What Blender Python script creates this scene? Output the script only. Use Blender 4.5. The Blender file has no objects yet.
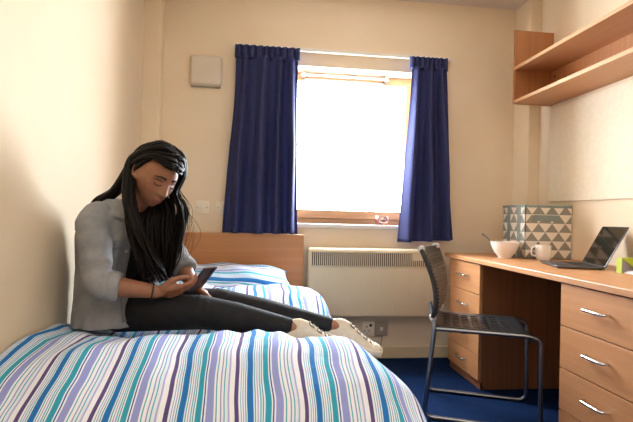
import bpy, bmesh, math, random
from mathutils import Vector, Matrix, Quaternion
from mathutils.bvhtree import BVHTree
random.seed(11)
S = bpy.context.scene
COL = S.collection
V = Vector
PI = math.pi
BASIS = {}

# ------------------------------------------------------------------ materials
def lin(h):
    if isinstance(h, (tuple, list)):
        return tuple(h)[:3]
    h = h.lstrip('#')
    out = []
    for i in (0, 2, 4):
        c = int(h[i:i+2], 16) / 255
        out.append(c/12.92 if c <= .04045 else ((c+.055)/1.055)**2.4)
    return tuple(out)

def new_mat(name, color='#808080', rough=.5, metal=0.0, spec=.5):
    m = bpy.data.materials.new(name); m.use_nodes = True
    nt = m.node_tree; b = nt.nodes['Principled BSDF']
    b.inputs['Base Color'].default_value = (*lin(color), 1)
    b.inputs['Roughness'].default_value = rough
    b.inputs['Metallic'].default_value = metal
    b.inputs['Specular IOR Level'].default_value = spec
    return m, nt, b

def nd(nt, t, **kw):
    n = nt.nodes.new(t)
    for k, v in kw.items():
        setattr(n, k, v)
    return n

def coords(nt, scale=(1, 1, 1), rot=(0, 0, 0), kind='Object'):
    tc = nd(nt, 'ShaderNodeTexCoord'); mp = nd(nt, 'ShaderNodeMapping')
    mp.inputs['Scale'].default_value = scale; mp.inputs['Rotation'].default_value = rot
    nt.links.new(tc.outputs[kind], mp.inputs['Vector'])
    return mp.outputs['Vector']

def noisy(name, c1, c2, scale=(8, 8, 8), rough=.5, metal=0, detail=3, bump=0, bscale=None, spec=.5, lo=.35, hi=.65, kind='Object', rot=(0,0,0)):
    m, nt, b = new_mat(name, c1, rough, metal, spec)
    vec = coords(nt, scale, rot, kind)
    n = nd(nt, 'ShaderNodeTexNoise'); n.inputs['Scale'].default_value = 1; n.inputs['Detail'].default_value = detail
    nt.links.new(vec, n.inputs['Vector'])
    r = nd(nt, 'ShaderNodeValToRGB')
    r.color_ramp.elements[0].position = lo; r.color_ramp.elements[0].color = (*lin(c1), 1)
    r.color_ramp.elements[1].position = hi; r.color_ramp.elements[1].color = (*lin(c2), 1)
    nt.links.new(n.outputs['Fac'], r.inputs['Fac']); nt.links.new(r.outputs['Color'], b.inputs['Base Color'])
    if bump:
        src = n
        if bscale:
            v2 = coords(nt, bscale, (0, 0, 0), kind)
            src = nd(nt, 'ShaderNodeTexNoise'); src.inputs['Scale'].default_value = 1; src.inputs['Detail'].default_value = 2
            nt.links.new(v2, src.inputs['Vector'])
        bp = nd(nt, 'ShaderNodeBump'); bp.inputs['Strength'].default_value = bump; bp.inputs['Distance'].default_value = .01
        nt.links.new(src.outputs['Fac'], bp.inputs['Height']); nt.links.new(bp.outputs['Normal'], b.inputs['Normal'])
    return m

STRIPES = [(.000, '#57497F'), (.060, '#E1E7F3'), (.090, '#49A6BE'), (.105, '#E4E9F4'), (.125, '#9CA2D2'), (.140, '#DDE5F2'),
           (.160, '#4CA8BE'), (.172, '#DCE6F3'), (.190, '#2371BA'), (.280, '#D2DFF1'), (.300, '#4DA8BE'), (.315, '#E3E8F4'),
           (.335, '#A29FCE'), (.350, '#E2E8F4'), (.370, '#6AB4CA'), (.388, '#D8E3F2'), (.405, '#3FA3BE'), (.418, '#E2E8F4'), (.440, '#319CBA'), (.520, '#DFE8F4'),
           (.540, '#32559A'), (.560, '#E2E7F3'), (.585, '#8F99D6'), (.690, '#E2E7F3'), (.715, '#50AABE'), (.735, '#E4E9F4'),
           (.785, '#8C94CC'), (.802, '#DFE6F3'), (.835, '#58AEC4'), (.855, '#D9E2F2'), (.895, '#A5ABDE'), (.925, '#E4E9F4')]

def stripes_mat(name, period, sheen=.0):
    m, nt, b = new_mat(name, '#E8EDF5', .85, 0, .25)
    uv = nd(nt, 'ShaderNodeUVMap'); uv.uv_map = 'UVMap'
    sx = nd(nt, 'ShaderNodeSeparateXYZ'); nt.links.new(uv.outputs['UV'], sx.inputs['Vector'])
    ns = nd(nt, 'ShaderNodeTexNoise'); ns.inputs['Scale'].default_value = 5; ns.inputs['Detail'].default_value = 1
    nt.links.new(uv.outputs['UV'], ns.inputs['Vector'])
    ma = nd(nt, 'ShaderNodeMath', operation='MULTIPLY_ADD'); ma.inputs[1].default_value = .03
    nt.links.new(ns.outputs['Fac'], ma.inputs[0]); nt.links.new(sx.outputs['X'], ma.inputs[2])
    dv = nd(nt, 'ShaderNodeMath', operation='DIVIDE'); dv.inputs[1].default_value = period
    nt.links.new(ma.outputs[0], dv.inputs[0])
    fr = nd(nt, 'ShaderNodeMath', operation='FRACT'); nt.links.new(dv.outputs[0], fr.inputs[0])
    r = nd(nt, 'ShaderNodeValToRGB'); cr = r.color_ramp; cr.interpolation = 'CONSTANT'
    while len(cr.elements) < len(STRIPES):
        cr.elements.new(.999)
    for e, (p, c) in zip(cr.elements, STRIPES):
        e.position = p
    for e, (p, c) in zip(cr.elements, STRIPES):
        e.color = (*lin(c), 1)
    nt.links.new(fr.outputs[0], r.inputs['Fac']); nt.links.new(r.outputs['Color'], b.inputs['Base Color'])
    n2 = nd(nt, 'ShaderNodeTexNoise'); n2.inputs['Scale'].default_value = 14; n2.inputs['Detail'].default_value = 3
    nt.links.new(uv.outputs['UV'], n2.inputs['Vector'])
    bp = nd(nt, 'ShaderNodeBump'); bp.inputs['Strength'].default_value = .25; bp.inputs['Distance'].default_value = .02
    nt.links.new(n2.outputs['Fac'], bp.inputs['Height']); nt.links.new(bp.outputs['Normal'], b.inputs['Normal'])
    return m

def triangles_mat(name, cell_w, cell_h):
    # staggered rows of grey and cream triangles on a paper covered box
    m, nt, b = new_mat(name, '#8C8A82', .6)
    uv = nd(nt, 'ShaderNodeUVMap'); uv.uv_map = 'UVMap'
    sx = nd(nt, 'ShaderNodeSeparateXYZ'); nt.links.new(uv.outputs['UV'], sx.inputs['Vector'])
    def M(op, a, bb=None, c=None):
        n = nd(nt, 'ShaderNodeMath', operation=op)
        for i, q in enumerate((a, bb, c)):
            if q is None: continue
            if isinstance(q, (int, float)): n.inputs[i].default_value = q
            else: nt.links.new(q, n.inputs[i])
        return n.outputs[0]
    v = M('DIVIDE', sx.outputs['Y'], cell_h); row = M('FLOOR', v); fv = M('FRACT', v)
    off = M('MULTIPLY', M('FRACT', M('MULTIPLY', row, .5)), 1.0)
    u = M('ADD', M('DIVIDE', sx.outputs['X'], cell_w), off); fu = M('FRACT', u)
    tri = M('SUBTRACT', 1.0, M('ABSOLUTE', M('MULTIPLY_ADD', fu, 2.0, -1.0)))
    up = M('GREATER_THAN', tri, fv)
    mx = nd(nt, 'ShaderNodeMix', data_type='RGBA')
    nt.links.new(up, mx.inputs['Factor'])
    mx.inputs['A'].default_value = (*lin('#E9DFD2'), 1); mx.inputs['B'].default_value = (*lin('#8E8B80'), 1)
    nt.links.new(mx.outputs['Result'], b.inputs['Base Color'])
    return m

def wood(name, c1, c2, axis, rough=.42, s=1.0):
    sc = {'x': (1.2*s, 46*s, 46*s), 'y': (46*s, 1.2*s, 46*s), 'z': (46*s, 46*s, 1.2*s)}[axis]
    return noisy(name, c1, c2, sc, rough, 0, 4, .04, lo=.3, hi=.7)

MAT = {}
MAT['wall'] = noisy('wall_paint', '#EAD9BE', '#E7D5B9', (3, 3, 3), .75, bump=.05, bscale=(60, 60, 60), spec=.25)
MAT['ceiling'] = noisy('ceiling_paint', '#D9CDBF', '#D3C6B8', (3, 3, 3), .85)
MAT['carpet'] = noisy('blue_carpet', '#071B3A', '#0C2852', (170, 170, 170), .95, bump=.6, spec=.1)
MAT['skirt'] = noisy('skirting_paint', '#DCCBA8', '#D8C6A2', (4, 4, 4), .45)
MAT['white'] = noisy('white_paint', '#E9E4DA', '#E5E0D5', (4, 4, 4), .4)
MAT['plate'] = noisy('switch_plastic', '#EDE3CF', '#EADFC9', (9, 9, 9), .35)
MAT['plate_grey'] = noisy('grey_plastic', '#A79C8C', '#9F9484', (9, 9, 9), .4)
MAT['dark'] = noisy('dark_plastic', '#1A1816', '#211E1B', (9, 9, 9), .5)
MAT['oak_x'] = wood('window_oak_along', '#E2B48E', '#D6A67F', 'x')
MAT['oak_z'] = wood('window_oak_upright', '#E2B48E', '#D6A67F', 'z')
MAT['beech_x'] = wood('beech_laminate_across', '#C2895A', '#B67C4E', 'x')
MAT['beech_y'] = wood('beech_laminate_along', '#C28B5E', '#B67F52', 'y')
MAT['beech_z'] = wood('beech_laminate_upright', '#B87E50', '#AB7144', 'z')
MAT['edge'] = wood('beech_edging', '#CFA57E', '#C79B73', 'y')
MAT['carcass'] = wood('carcass_beech', '#8E5E3E', '#7F5132', 'z')
MAT['chrome'] = noisy('chrome', '#D8D8DC', '#CFCFD4', (5, 5, 5), .12, 1)
MAT['steel'] = noisy('grey_steel_tube', '#8E8E92', '#848488', (5, 5, 5), .28, 1)
MAT['bright_steel'] = noisy('bright_steel', '#D2D3D8', '#C8C9CF', (5, 5, 5), .3, .45)
MAT['black'] = noisy('black_plastic', '#1B1B1D', '#222224', (12, 12, 12), .38)
MAT['heater'] = noisy('heater_enamel', '#DDCFB2', '#D9CAAC', (4, 4, 4), .38)
MAT['grille'] = noisy('heater_grille', '#6E6350', '#655B49', (9, 9, 9), .55)
MAT['alarm'] = noisy('alarm_plastic', '#D9CDBB', '#D4C7B4', (6, 6, 6), .5)
MAT['porcelain'] = noisy('white_porcelain', '#F2EEE8', '#EFEAE3', (5, 5, 5), .12)
MAT['laptop'] = noisy('laptop_aluminium', '#5E5C60', '#57555A', (20, 20, 20), .35, .7)
MAT['screen'] = noisy('dark_screen_glass', '#0B0908', '#0E0B0A', (3, 3, 3), .08)
MAT['keys'] = noisy('black_keys', '#121214', '#17171A', (30, 30, 30), .5)
MAT['lime'] = noisy('lime_card', '#A9B81F', '#A2B018', (8, 8, 8), .5)
MAT['lilac'] = noisy('lilac_lining', '#B9B2C2', '#AFA8BA', (8, 8, 8), .7)
MAT['paper'] = noisy('white_paper', '#F0EEF2', '#E8E6EC', (30, 30, 30), .8)
MAT['teal'] = noisy('grey_teal_card', '#83928E', '#7B8A86', (14, 14, 14), .6)
MAT['board'] = noisy('pin_board_cloth', '#EFE3CC', '#EADDC4', (40, 40, 40), .85, bump=.1)
MAT['denim_shirt'] = noisy('washed_grey_denim', '#96979A', '#8A8C90', (24, 24, 24), .9, bump=.35, bscale=(320, 320, 320), spec=.15)
MAT['denim_seam'] = noisy('pale_denim_seam', '#7F8188', '#74767D', (160, 160, 160), .9)
MAT['jeans'] = noisy('black_denim', '#17181C', '#1E1F24', (30, 30, 30), .8, bump=.2, bscale=(200, 200, 200), spec=.3)
MAT['tee'] = noisy('charcoal_jersey', '#1F1E20', '#262527', (20, 20, 20), .9, spec=.2)
MAT['canvas'] = noisy('cream_canvas', '#DCD2C2', '#CFC4B2', (40, 40, 40), .8, bump=.3, bscale=(400, 400, 400))
MAT['rubber'] = noisy('cream_rubber', '#E2D9CB', '#D6CBBA', (20, 20, 20), .5)
MAT['lace'] = noisy('grey_lace', '#8D8578', '#7C7468', (60, 60, 60), .8)
MAT['green'] = noisy('green_tab', '#2F6B54', '#2A5F4B', (20, 20, 20), .6)
MAT['phone'] = noisy('phone_back', '#5A4B4C', '#4E4143', (8, 8, 8), .3, .4)
MAT['glass_dark'] = noisy('phone_glass', '#1B1718', '#201B1C', (5, 5, 5), .1)
MAT['lash'] = noisy('dark_lashes', '#150D0A', '#1B110D', (40, 40, 40), .8)
MAT['brow'] = noisy('dark_brow', '#2A1812', '#1F120D', (220, 220, 220), .9)
MAT['lips'] = noisy('rose_brown_lips', '#8E4A42', '#84443C', (60, 60, 60), .42)
MAT['mattress'] = noisy('mattress_ticking', '#CFCAC2', '#C6C0B7', (30, 30, 30), .9)
MAT['duvet'] = stripes_mat('striped_cotton', .176)
MAT['pillow'] = stripes_mat('striped_pillow_cotton', .26)
MAT['triangles'] = triangles_mat('triangle_print_card', .086, .053)

def curtain_mat():
    m, nt, b = new_mat('navy_curtain_cloth', '#383C62', .9, 0, .15)
    vec = coords(nt, (240, 240, 240))
    n = nd(nt, 'ShaderNodeTexNoise'); n.inputs['Scale'].default_value = 1
    nt.links.new(vec, n.inputs['Vector'])
    r = nd(nt, 'ShaderNodeValToRGB')
    r.color_ramp.elements[0].position = .35; r.color_ramp.elements[0].color = (*lin('#34385C'), 1)
    r.color_ramp.elements[1].position = .65; r.color_ramp.elements[1].color = (*lin('#40446E'), 1)
    nt.links.new(n.outputs['Fac'], r.inputs['Fac']); nt.links.new(r.outputs['Color'], b.inputs['Base Color'])
    tr = nd(nt, 'ShaderNodeBsdfTranslucent'); tr.inputs['Color'].default_value = (*lin('#4A549C'), 1)
    mx = nd(nt, 'ShaderNodeMixShader'); mx.inputs['Fac'].default_value = .08
    out = nt.nodes['Material Output']
    nt.links.new(b.outputs['BSDF'], mx.inputs[1]); nt.links.new(tr.outputs['BSDF'], mx.inputs[2])
    nt.links.new(mx.outputs['Shader'], out.inputs['Surface'])
    return m
MAT['curtain'] = curtain_mat()

def skin_mat():
    m = noisy('brown_skin', '#98694F', '#8C5D45', (22, 22, 22), .5, detail=4, spec=.4)
    b = m.node_tree.nodes['Principled BSDF']
    b.inputs['Subsurface Weight'].default_value = .12
    b.inputs['Subsurface Radius'].default_value = (.012, .005, .003)
    b.inputs['Subsurface Scale'].default_value = .6
    return m
MAT['skin'] = skin_mat()
MAT['hair'] = noisy('dark_brown_hair', '#0C0807', '#130C0A', (90, 90, 14), .55, detail=3, bump=.3, spec=.16)

def glass_mat(name, tint='#FFFFFF', mixf=.12, rough=.02):
    m = bpy.data.materials.new(name); m.use_nodes = True; nt = m.node_tree
    nt.nodes.remove(nt.nodes['Principled BSDF'])
    t = nd(nt, 'ShaderNodeBsdfTransparent'); t.inputs['Color'].default_value = (*lin(tint), 1)
    g = nd(nt, 'ShaderNodeBsdfGlossy'); g.inputs['Roughness'].default_value = rough
    ns = nd(nt, 'ShaderNodeTexNoise'); ns.inputs['Scale'].default_value = 3
    mp = nd(nt, 'ShaderNodeMapRange'); mp.inputs['To Min'].default_value = mixf*.9; mp.inputs['To Max'].default_value = mixf*1.1
    nt.links.new(ns.outputs['Fac'], mp.inputs['Value'])
    mx = nd(nt, 'ShaderNodeMixShader')
    nt.links.new(mp.outputs['Result'], mx.inputs['Fac'])
    nt.links.new(t.outputs[0], mx.inputs[1]); nt.links.new(g.outputs[0], mx.inputs[2])
    nt.links.new(mx.outputs[0], nt.nodes['Material Output'].inputs['Surface'])
    return m
MAT['pane'] = glass_mat('window_glass', '#FFFFFF', .06)
MAT['crystal'] = glass_mat('pink_crystal_glass', '#F3D9D2', .35, .15)

# ------------------------------------------------------------------ builders
def world_of(o):
    m = Matrix.Identity(4)
    while o is not None:
        m = BASIS[o.name] @ m
        o = o.parent
    return m

class MB:
    """collects shapes, links them as one mesh object"""
    def __init__(s):
        s.bm = bmesh.new()
        s.uv = None
    def add(s, verts, faces):
        vs = [s.bm.verts.new(v) for v in verts]
        for f in faces:
            try: s.bm.faces.new([vs[i] for i in f])
            except ValueError: pass
        return vs
    def box(s, x0, x1, y0, y1, z0, z1, bev=.0, seg=2, mat=None):
        b = bmesh.new(); bmesh.ops.create_cube(b, size=1)
        for v in b.verts:
            v.co = V(((x0+x1)/2 + v.co.x*(x1-x0), (y0+y1)/2 + v.co.y*(y1-y0), (z0+z1)/2 + v.co.z*(z1-z0)))
        if bev:
            bmesh.ops.bevel(b, geom=list(b.edges), offset=bev, segments=seg, profile=.5, affect='EDGES')
        if mat: b.transform(mat)
        s.merge(b); return s
    def merge(s, b):
        b.verts.index_update()
        vs = [s.bm.verts.new(v.co) for v in b.verts]
        for f in b.faces:
            try: s.bm.faces.new([vs[v.index] for v in f.verts])
            except ValueError: pass
        b.free()
    def tube(s, pts, r, sides=10, closed=False, flat=(1, 1), up=None):
        pts = [V(p) for p in pts]; n = len(pts)
        rs = r if isinstance(r, (list, tuple)) else [r]*n
        tang = []
        for i in range(n):
            a = pts[(i-1) % n] if (closed or i > 0) else pts[i]
            c = pts[(i+1) % n] if (closed or i < n-1) else pts[i]
            t = (c-a); tang.append(t.normalized() if t.length > 1e-9 else V((0, 0, 1)))
        ref = V(up) if up else (V((0, 0, 1)) if abs(tang[0].z) < .9 else V((1, 0, 0)))
        nrm = (ref - tang[0]*ref.dot(tang[0])).normalized()
        rings = []
        for i in range(n):
            if i:
                q = tang[i-1].rotation_difference(tang[i]); nrm = q @ nrm
                nrm = (nrm - tang[i]*nrm.dot(tang[i])).normalized()
            bi = tang[i].cross(nrm)
            rings.append([s.bm.verts.new(pts[i] + nrm*(math.cos(2*PI*k/sides)*rs[i]*flat[0]) + bi*(math.sin(2*PI*k/sides)*rs[i]*flat[1])) for k in range(sides)])
        m = n if closed else n-1
        for i in range(m):
            a, b = rings[i], rings[(i+1) % n]
            for k in range(sides):
                try: s.bm.faces.new((a[k], a[(k+1) % sides], b[(k+1) % sides], b[k]))
                except ValueError: pass
        if not closed:
            s.bm.faces.new(rings[0][::-1]); s.bm.faces.new(rings[-1])
        return s
    def cone(s, p0, p1, r0, r1, sides=16, capn=4):
        # round ended tapered limb
        p0, p1 = V(p0), V(p1); d = p1-p0; L = d.length; d = d/L if L > 1e-6 else V((0, 0, 1))
        pts, rs = [], []
        for i in range(1, capn+1):
            a = PI/2*(1-i/capn); pts.append(p0 - d*r0*math.sin(a)); rs.append(r0*math.cos(a))
        pts[0:0] = [p0 - d*r0*.998]; rs[0:0] = [r0*.05]
        for i in range(0, capn):
            a = PI/2*i/capn; pts.append(p1 + d*r1*math.sin(a)); rs.append(r1*math.cos(a))
        pts.append(p1 + d*r1*.998); rs.append(r1*.05)
        # drop the duplicate ends
        P2, R2 = [pts[0]], [rs[0]]
        for p, q in zip(pts[1:], rs[1:]):
            if (p-P2[-1]).length > 1e-5: P2.append(p); R2.append(q)
        return s.tube(P2, R2, sides)
    def ell(s, c, rx, ry, rz, m=None, sub=3):
        b = bmesh.new(); bmesh.ops.create_icosphere(b, subdivisions=sub, radius=1)
        M3 = (m or Matrix.Identity(3))
        for v in b.verts:
            v.co = V(c) + M3 @ V((v.co.x*rx, v.co.y*ry, v.co.z*rz))
        s.merge(b); return s
    def lathe(s, prof, c=(0, 0, 0), seg=40):
        c = V(c); rings = []
        for r, z in prof:
            if r < 1e-6: rings.append([s.bm.verts.new(c+V((0, 0, z)))])
            else: rings.append([s.bm.verts.new(c+V((r*math.cos(2*PI*k/seg), r*math.sin(2*PI*k/seg), z))) for k in range(seg)])
        for a, b in zip(rings[:-1], rings[1:]):
            for k in range(seg):
                k2 = (k+1) % seg
                f = [a[k % len(a)], a[k2 % len(a)], b[k2 % len(b)], b[k % len(b)]]
                f2 = []
                for v in f:
                    if v not in f2: f2.append(v)
                if len(f2) > 2: s.bm.faces.new(f2)
        return s
    def grid(s, fn, nu, nv, uvfn=None, closed_u=False):
        vs = [[s.bm.verts.new(fn(i/(nu-1) if not closed_u else i/nu, j/(nv-1))) for i in range(nu)] for j in range(nv)]
        if uvfn and s.uv is None: s.uv = s.bm.loops.layers.uv.new('UVMap')
        for j in range(nv-1):
            for i in range(nu if closed_u else nu-1):
                i2 = (i+1) % nu
                f = s.bm.faces.new((vs[j][i], vs[j][i2], vs[j+1][i2], vs[j+1][i]))
                if uvfn:
                    for l, (a, c) in zip(f.loops, ((i, j), (i+1, j), (i+1, j+1), (i, j+1))):
                        l[s.uv].uv = uvfn(a/(nu-1), c/(nv-1))
        return s
    def build(s, name, mat, parent=None, smooth=True, world=True, mods=(), recalc=True, angle=40):
        if recalc: bmesh.ops.recalc_face_normals(s.bm, faces=list(s.bm.faces))
        me = bpy.data.meshes.new(name)
        if parent is not None and world:
            s.bm.transform(world_of(parent).inverted())
        s.bm.to_mesh(me); s.bm.free()
        for p in me.polygons: p.use_smooth = smooth
        if smooth and angle:
            try: me.set_sharp_from_angle(angle=math.radians(angle))
            except Exception: pass
        return link(name, me, mat, parent, mods)

def link(name, me, mat, parent=None, mods=()):
    o = bpy.data.objects.new(name, me); COL.objects.link(o)
    if isinstance(mat, str): mat = MAT[mat]
    if mat: me.materials.clear(); me.materials.append(mat)
    o.parent = parent
    BASIS[o.name] = Matrix.Identity(4)
    for t, kw in mods:
        md = o.modifiers.new(t.lower(), t)
        for k, v in kw.items(): setattr(md, k, v)
    return o

def tag(o, label, cat, group=None):
    o['label'] = label; o['category'] = cat
    if group: o['group'] = group
    return o

def thing(name, label, cat, loc=(0, 0, 0), rz=0.0, group=None):
    o = bpy.data.objects.new(name, None); COL.objects.link(o)
    o.empty_display_size = .1
    o.location = loc; o.rotation_euler = (0, 0, rz)
    BASIS[o.name] = Matrix.Translation(V(loc)) @ Matrix.Rotation(rz, 4, 'Z')
    return tag(o, label, cat, group)

def struct(name, mb, mat, **k):
    o = mb.build(name, mat, **k); o['kind'] = 'structure'; return o

def dup(root, loc, label=None):
    r = root.copy(); COL.objects.link(r); r.location = loc
    BASIS[r.name] = Matrix.Translation(V(loc)) @ Matrix.Rotation(r.rotation_euler.z, 4, 'Z')
    if label: r['label'] = label
    for ch in list(root.children):
        c = ch.copy(); COL.objects.link(c); c.parent = r; BASIS[c.name] = BASIS[ch.name]
        for g in list(ch.children):
            d = g.copy(); COL.objects.link(d); d.parent = c; BASIS[d.name] = BASIS[g.name]
    return r

def catmull(pts, n=8):
    pts = [V(p) for p in pts]; out = []
    P = [pts[0]*2-pts[1]] + pts + [pts[-1]*2-pts[-2]]
    for i in range(1, len(P)-2):
        a, b, c, d = P[i-1], P[i], P[i+1], P[i+2]
        for k in range(n):
            t = k/n
            out.append(.5*((2*b)+(c-a)*t+(2*a-5*b+4*c-d)*t*t+(3*b-a-3*c+d)*t**3))
    out.append(pts[-1]); return out

def fillet(pts, r, n=6):
    # polyline with rounded corners
    pts = [V(p) for p in pts]; out = [pts[0]]
    for i in range(1, len(pts)-1):
        a, b, c = pts[i-1], pts[i], pts[i+1]
        d1 = (a-b).normalized(); d2 = (c-b).normalized()
        rr = min(r, (a-b).length*.49, (c-b).length*.49)
        p, q = b+d1*rr, b+d2*rr
        for k in range(n+1):
            t = k/n; out.append(p*(1-t)**2 + b*2*t*(1-t) + q*t*t)
    out.append(pts[-1]); return out

def interp(tab, x):
    if x <= tab[0][0]: return tab[0][1]
    for (x0, y0), (x1, y1) in zip(tab[:-1], tab[1:]):
        if x <= x1:
            t = (x-x0)/(x1-x0); t = t*t*(3-2*t)*.5 + t*.5
            return y0+(y1-y0)*t
    return tab[-1][1]

def remeshed(mb, voxel, smooth=2, fac=.5):
    me = bpy.data.meshes.new('tmp'); bmesh.ops.recalc_face_normals(mb.bm, faces=list(mb.bm.faces)); mb.bm.to_mesh(me); mb.bm.free()
    o = bpy.data.objects.new('tmp', me); COL.objects.link(o)
    r = o.modifiers.new('r', 'REMESH'); r.mode = 'VOXEL'; r.voxel_size = voxel
    if smooth:
        q = o.modifiers.new('s', 'SMOOTH'); q.iterations = smooth; q.factor = fac
    dg = bpy.context.evaluated_depsgraph_get(); dg.update()
    me2 = bpy.data.meshes.new_from_object(o.evaluated_get(dg))
    bpy.data.objects.remove(o); bpy.data.meshes.remove(me)
    for p in me2.polygons: p.use_smooth = True
    return me2

def link_mesh(name, me, mat, parent, mods=()):
    if parent is not None: me.transform(world_of(parent).inverted())
    me.name = name
    return link(name, me, mat, parent, mods)
SKY, FILL, FILL_S, EXPO = 68.0, 23.0, 1.2, 0.10
# ------------------------------------------------------------------ the room
XL, XR, YB, YF, ZC = -.75, 1.88, 3.2, -1.6, 2.485
WX0, WX1, WZ0, WZ1 = .16, 1.12, .915, 1.985      # window opening
struct('floor', MB().box(XL-.1, XR+.1, YF-.1, YB+.1, -.08, 0), 'carpet', smooth=False)
struct('ceiling', MB().box(XL-.1, XR+.1, YF-.1, YB+.25, ZC, ZC+.08), 'ceiling', smooth=False)
struct('wall_left', MB().box(XL-.1, XL, YF-.1, YB+.25, 0, ZC), 'wall', smooth=False)
struct('wall_right', MB().box(XR, XR+.1, YF-.1, YB+.25, 0, ZC), 'wall', smooth=False)
struct('wall_front', MB().box(XL, XR, YF-.1, YF, 0, ZC), 'wall', smooth=False)
wb = MB()
wb.box(XL, WX0, YB, YB+.25, 0, ZC); wb.box(WX1, XR, YB, YB+.25, 0, ZC)
wb.box(WX0, WX1, YB, YB+.25, 0, WZ0); wb.box(WX0, WX1, YB, YB+.25, WZ1, ZC)
struct('wall_back', wb, 'wall', smooth=False)
struct('trim_1', MB().box(XL, -.645, 3.10, YB, 0, ZC, .003), 'wall', smooth=False)      # boxed pipe, left corner
struct('trim_2', MB().box(1.80, XR, 3.005, YB, 0, ZC, .003), 'wall', smooth=False)      # boxed pipe, right corner
struct('baseboard_back', MB().box(-.645, 1.80, YB-.016, YB, 0, .08, .005), 'skirt', smooth=False)
struct('baseboard_left', MB().box(XL, XL+.016, YF, 3.10, 0, .08, .005), 'skirt', smooth=False)
struct('baseboard_right', MB().box(XR-.016, XR, YF, 3.005, 0, .08, .005), 'skirt', smooth=False)
struct('trim_3', MB().box(WX0-.02, WX1+.02, YB-.022, YB+.17, WZ0-.03, WZ0, .006), 'white', smooth=False)   # window board
# window: frame, opening sash, pane, handle rail
wy = YB+.155
win = MB()
win.box(WX0, WX1, wy, wy+.06, WZ0, WZ0+.035, .003); win.box(WX0, WX1, wy, wy+.06, WZ1-.04, WZ1, .003)
win.box(WX0, WX0+.03, wy, wy+.06, WZ0, WZ1, .003); win.box(WX1-.03, WX1, wy, wy+.06, WZ0, WZ1, .003)
w1 = struct('window_1', win, 'oak_x', smooth=False)
def kid(name, mb, mat, parent, **k):
    return mb.build(name, mat, parent, **k)
gx0, gx1, gz0, gz1 = WX0+.065, 1.043, 1.012, 1.922
sa = MB()
sa.box(WX0+.03, WX1-.03, wy-.012, wy+.04, WZ0+.035, gz0, .004); sa.box(WX0+.03, WX1-.03, wy-.012, wy+.04, gz1, WZ1-.04, .004)
kid('sash_rails', sa, 'oak_x', w1, smooth=False)
sb = MB()
sb.box(WX0+.03, gx0, wy-.011, wy+.04, gz0, gz1, .004); sb.box(gx1, WX1-.03, wy-.011, wy+.04, gz0, gz1, .004)
kid('sash_stiles', sb, 'oak_z', w1, smooth=False)
kid('pane', MB().box(gx0-.005, gx1+.005, wy+.012, wy+.018, gz0-.005, gz1+.005), 'pane', w1, smooth=False)
kid('trickle_vent', MB().box(.30, .87, wy-.024, wy-.010, 1.925, 1.942, .004), 'white', w1, smooth=False)
bar = MB()
bar.tube([(.27, wy-.05, WZ1-.025), (.90, wy-.05, WZ1-.025)], .009, 12)
kid('opener_bar', bar, 'chrome', w1)
for x in (.28, .87): kid('opener_bracket', MB().box(x, x+.022, wy-.064, wy+.002, WZ1-.042, WZ1-.010, .003), 'steel', w1, smooth=False)

# unseen ceiling fixture added to go with the fill light, behind the viewer
fill_light = thing('fill_fixture', 'unseen round white ceiling disc added for the fill light above the foot of the room', 'fill_light', (.7, .1, ZC))
MB().lathe([(0, -.035), (.15, -.035), (.165, -.02), (.165, 0), (0, 0)], (.7, .1, ZC)).build('fixture_base', 'white', fill_light)

# ------------------------------------------------------------------ curtains and track
tr = thing('curtain_track', 'white curtain track running across the wall above the window', 'curtain track', (.55, 3.17, 2.08))
MB().box(-.19, 1.31, 3.150, 3.172, 2.068, 2.092, .004).build('rail', 'white', tr, smooth=False)
for x in (-.14, .36, .88, 1.26):
    MB().box(x, x+.02, 3.165, 3.20, 2.072, 2.09, .002).build('bracket', 'white', tr, smooth=False)

def curtain(name, label, top, bot, z0a, z0b, ztop, nf, ph, amp):
    root = thing(name, label, 'curtain', ((top[0]+top[1])/2, 3.13, z0a), group='curtains at the window')
    rnd = random.Random(int(ph*100))
    off = [rnd.uniform(-.25, .25) for _ in range(nf+2)]
    def fold(u, t):
        w = u*nf; i = int(w); f = w-i
        shift = off[i]*(1-f)+off[i+1]*f
        a = 2*PI*(w+shift*.8)+ph
        return math.sin(a) + .35*math.sin(2*a+1.1)
    zt = ztop-.085
    def fn(u, v):
        t = v                                      # 0 top .. 1 hem
        x = (top[0]+(top[1]-top[0])*u)*(1-t) + (bot[0]+(bot[1]-bot[0])*u)*t
        # the cloth is nipped a little under the heading, then falls open
        mid = (bot[0]+bot[1])/2
        x = mid+(x-mid)*(1-.03*math.sin(PI*min(1, t*2)))
        A = amp*(.55+.6*min(1, t*1.6))
        y = 3.105 + A*fold(u, t) + .008*math.sin(7*t+u*9)
        zb = z0a*(1-u)+z0b*u
        return V((x + .004*math.sin(5*t+u*20), y, zt+(zb-zt)*t))
    m = MB(); m.grid(fn, 110, 46)
    m.build('cloth', 'curtain', root, mods=[('SOLIDIFY', dict(thickness=.004))], recalc=False)
    def hf(u, v):
        t = v
        x = top[0]-.008+(top[1]-top[0]+.016)*u
        a = u*(nf*2+2)*2*PI+ph+.9*math.sin(u*11)
        y = 3.118 + .013*math.sin(a)*(1 if t > .2 else 1.3)
        fl = .006*math.sin(a*1.0+.6) if t < .1 else 0
        return V((x, y, ztop+fl-.01-.085*t*1.0))
    h = MB(); h.grid(hf, 120, 9)
    h.build('pleated_heading', 'curtain', root, mods=[('SOLIDIFY', dict(thickness=.006))], recalc=False)
    return root
curtain('curtain', 'navy curtain left of the window, hanging behind the wooden headboard', (-.172, .232), (-.228, .262), .845, .845, 2.082, 4, .4, .040)
curtain('curtain', 'navy curtain right of the window, hem hanging above the desk chair', (1.012, 1.258), (.945, 1.338), .805, .825, 2.082, 3, 2.2, .042)

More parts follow.
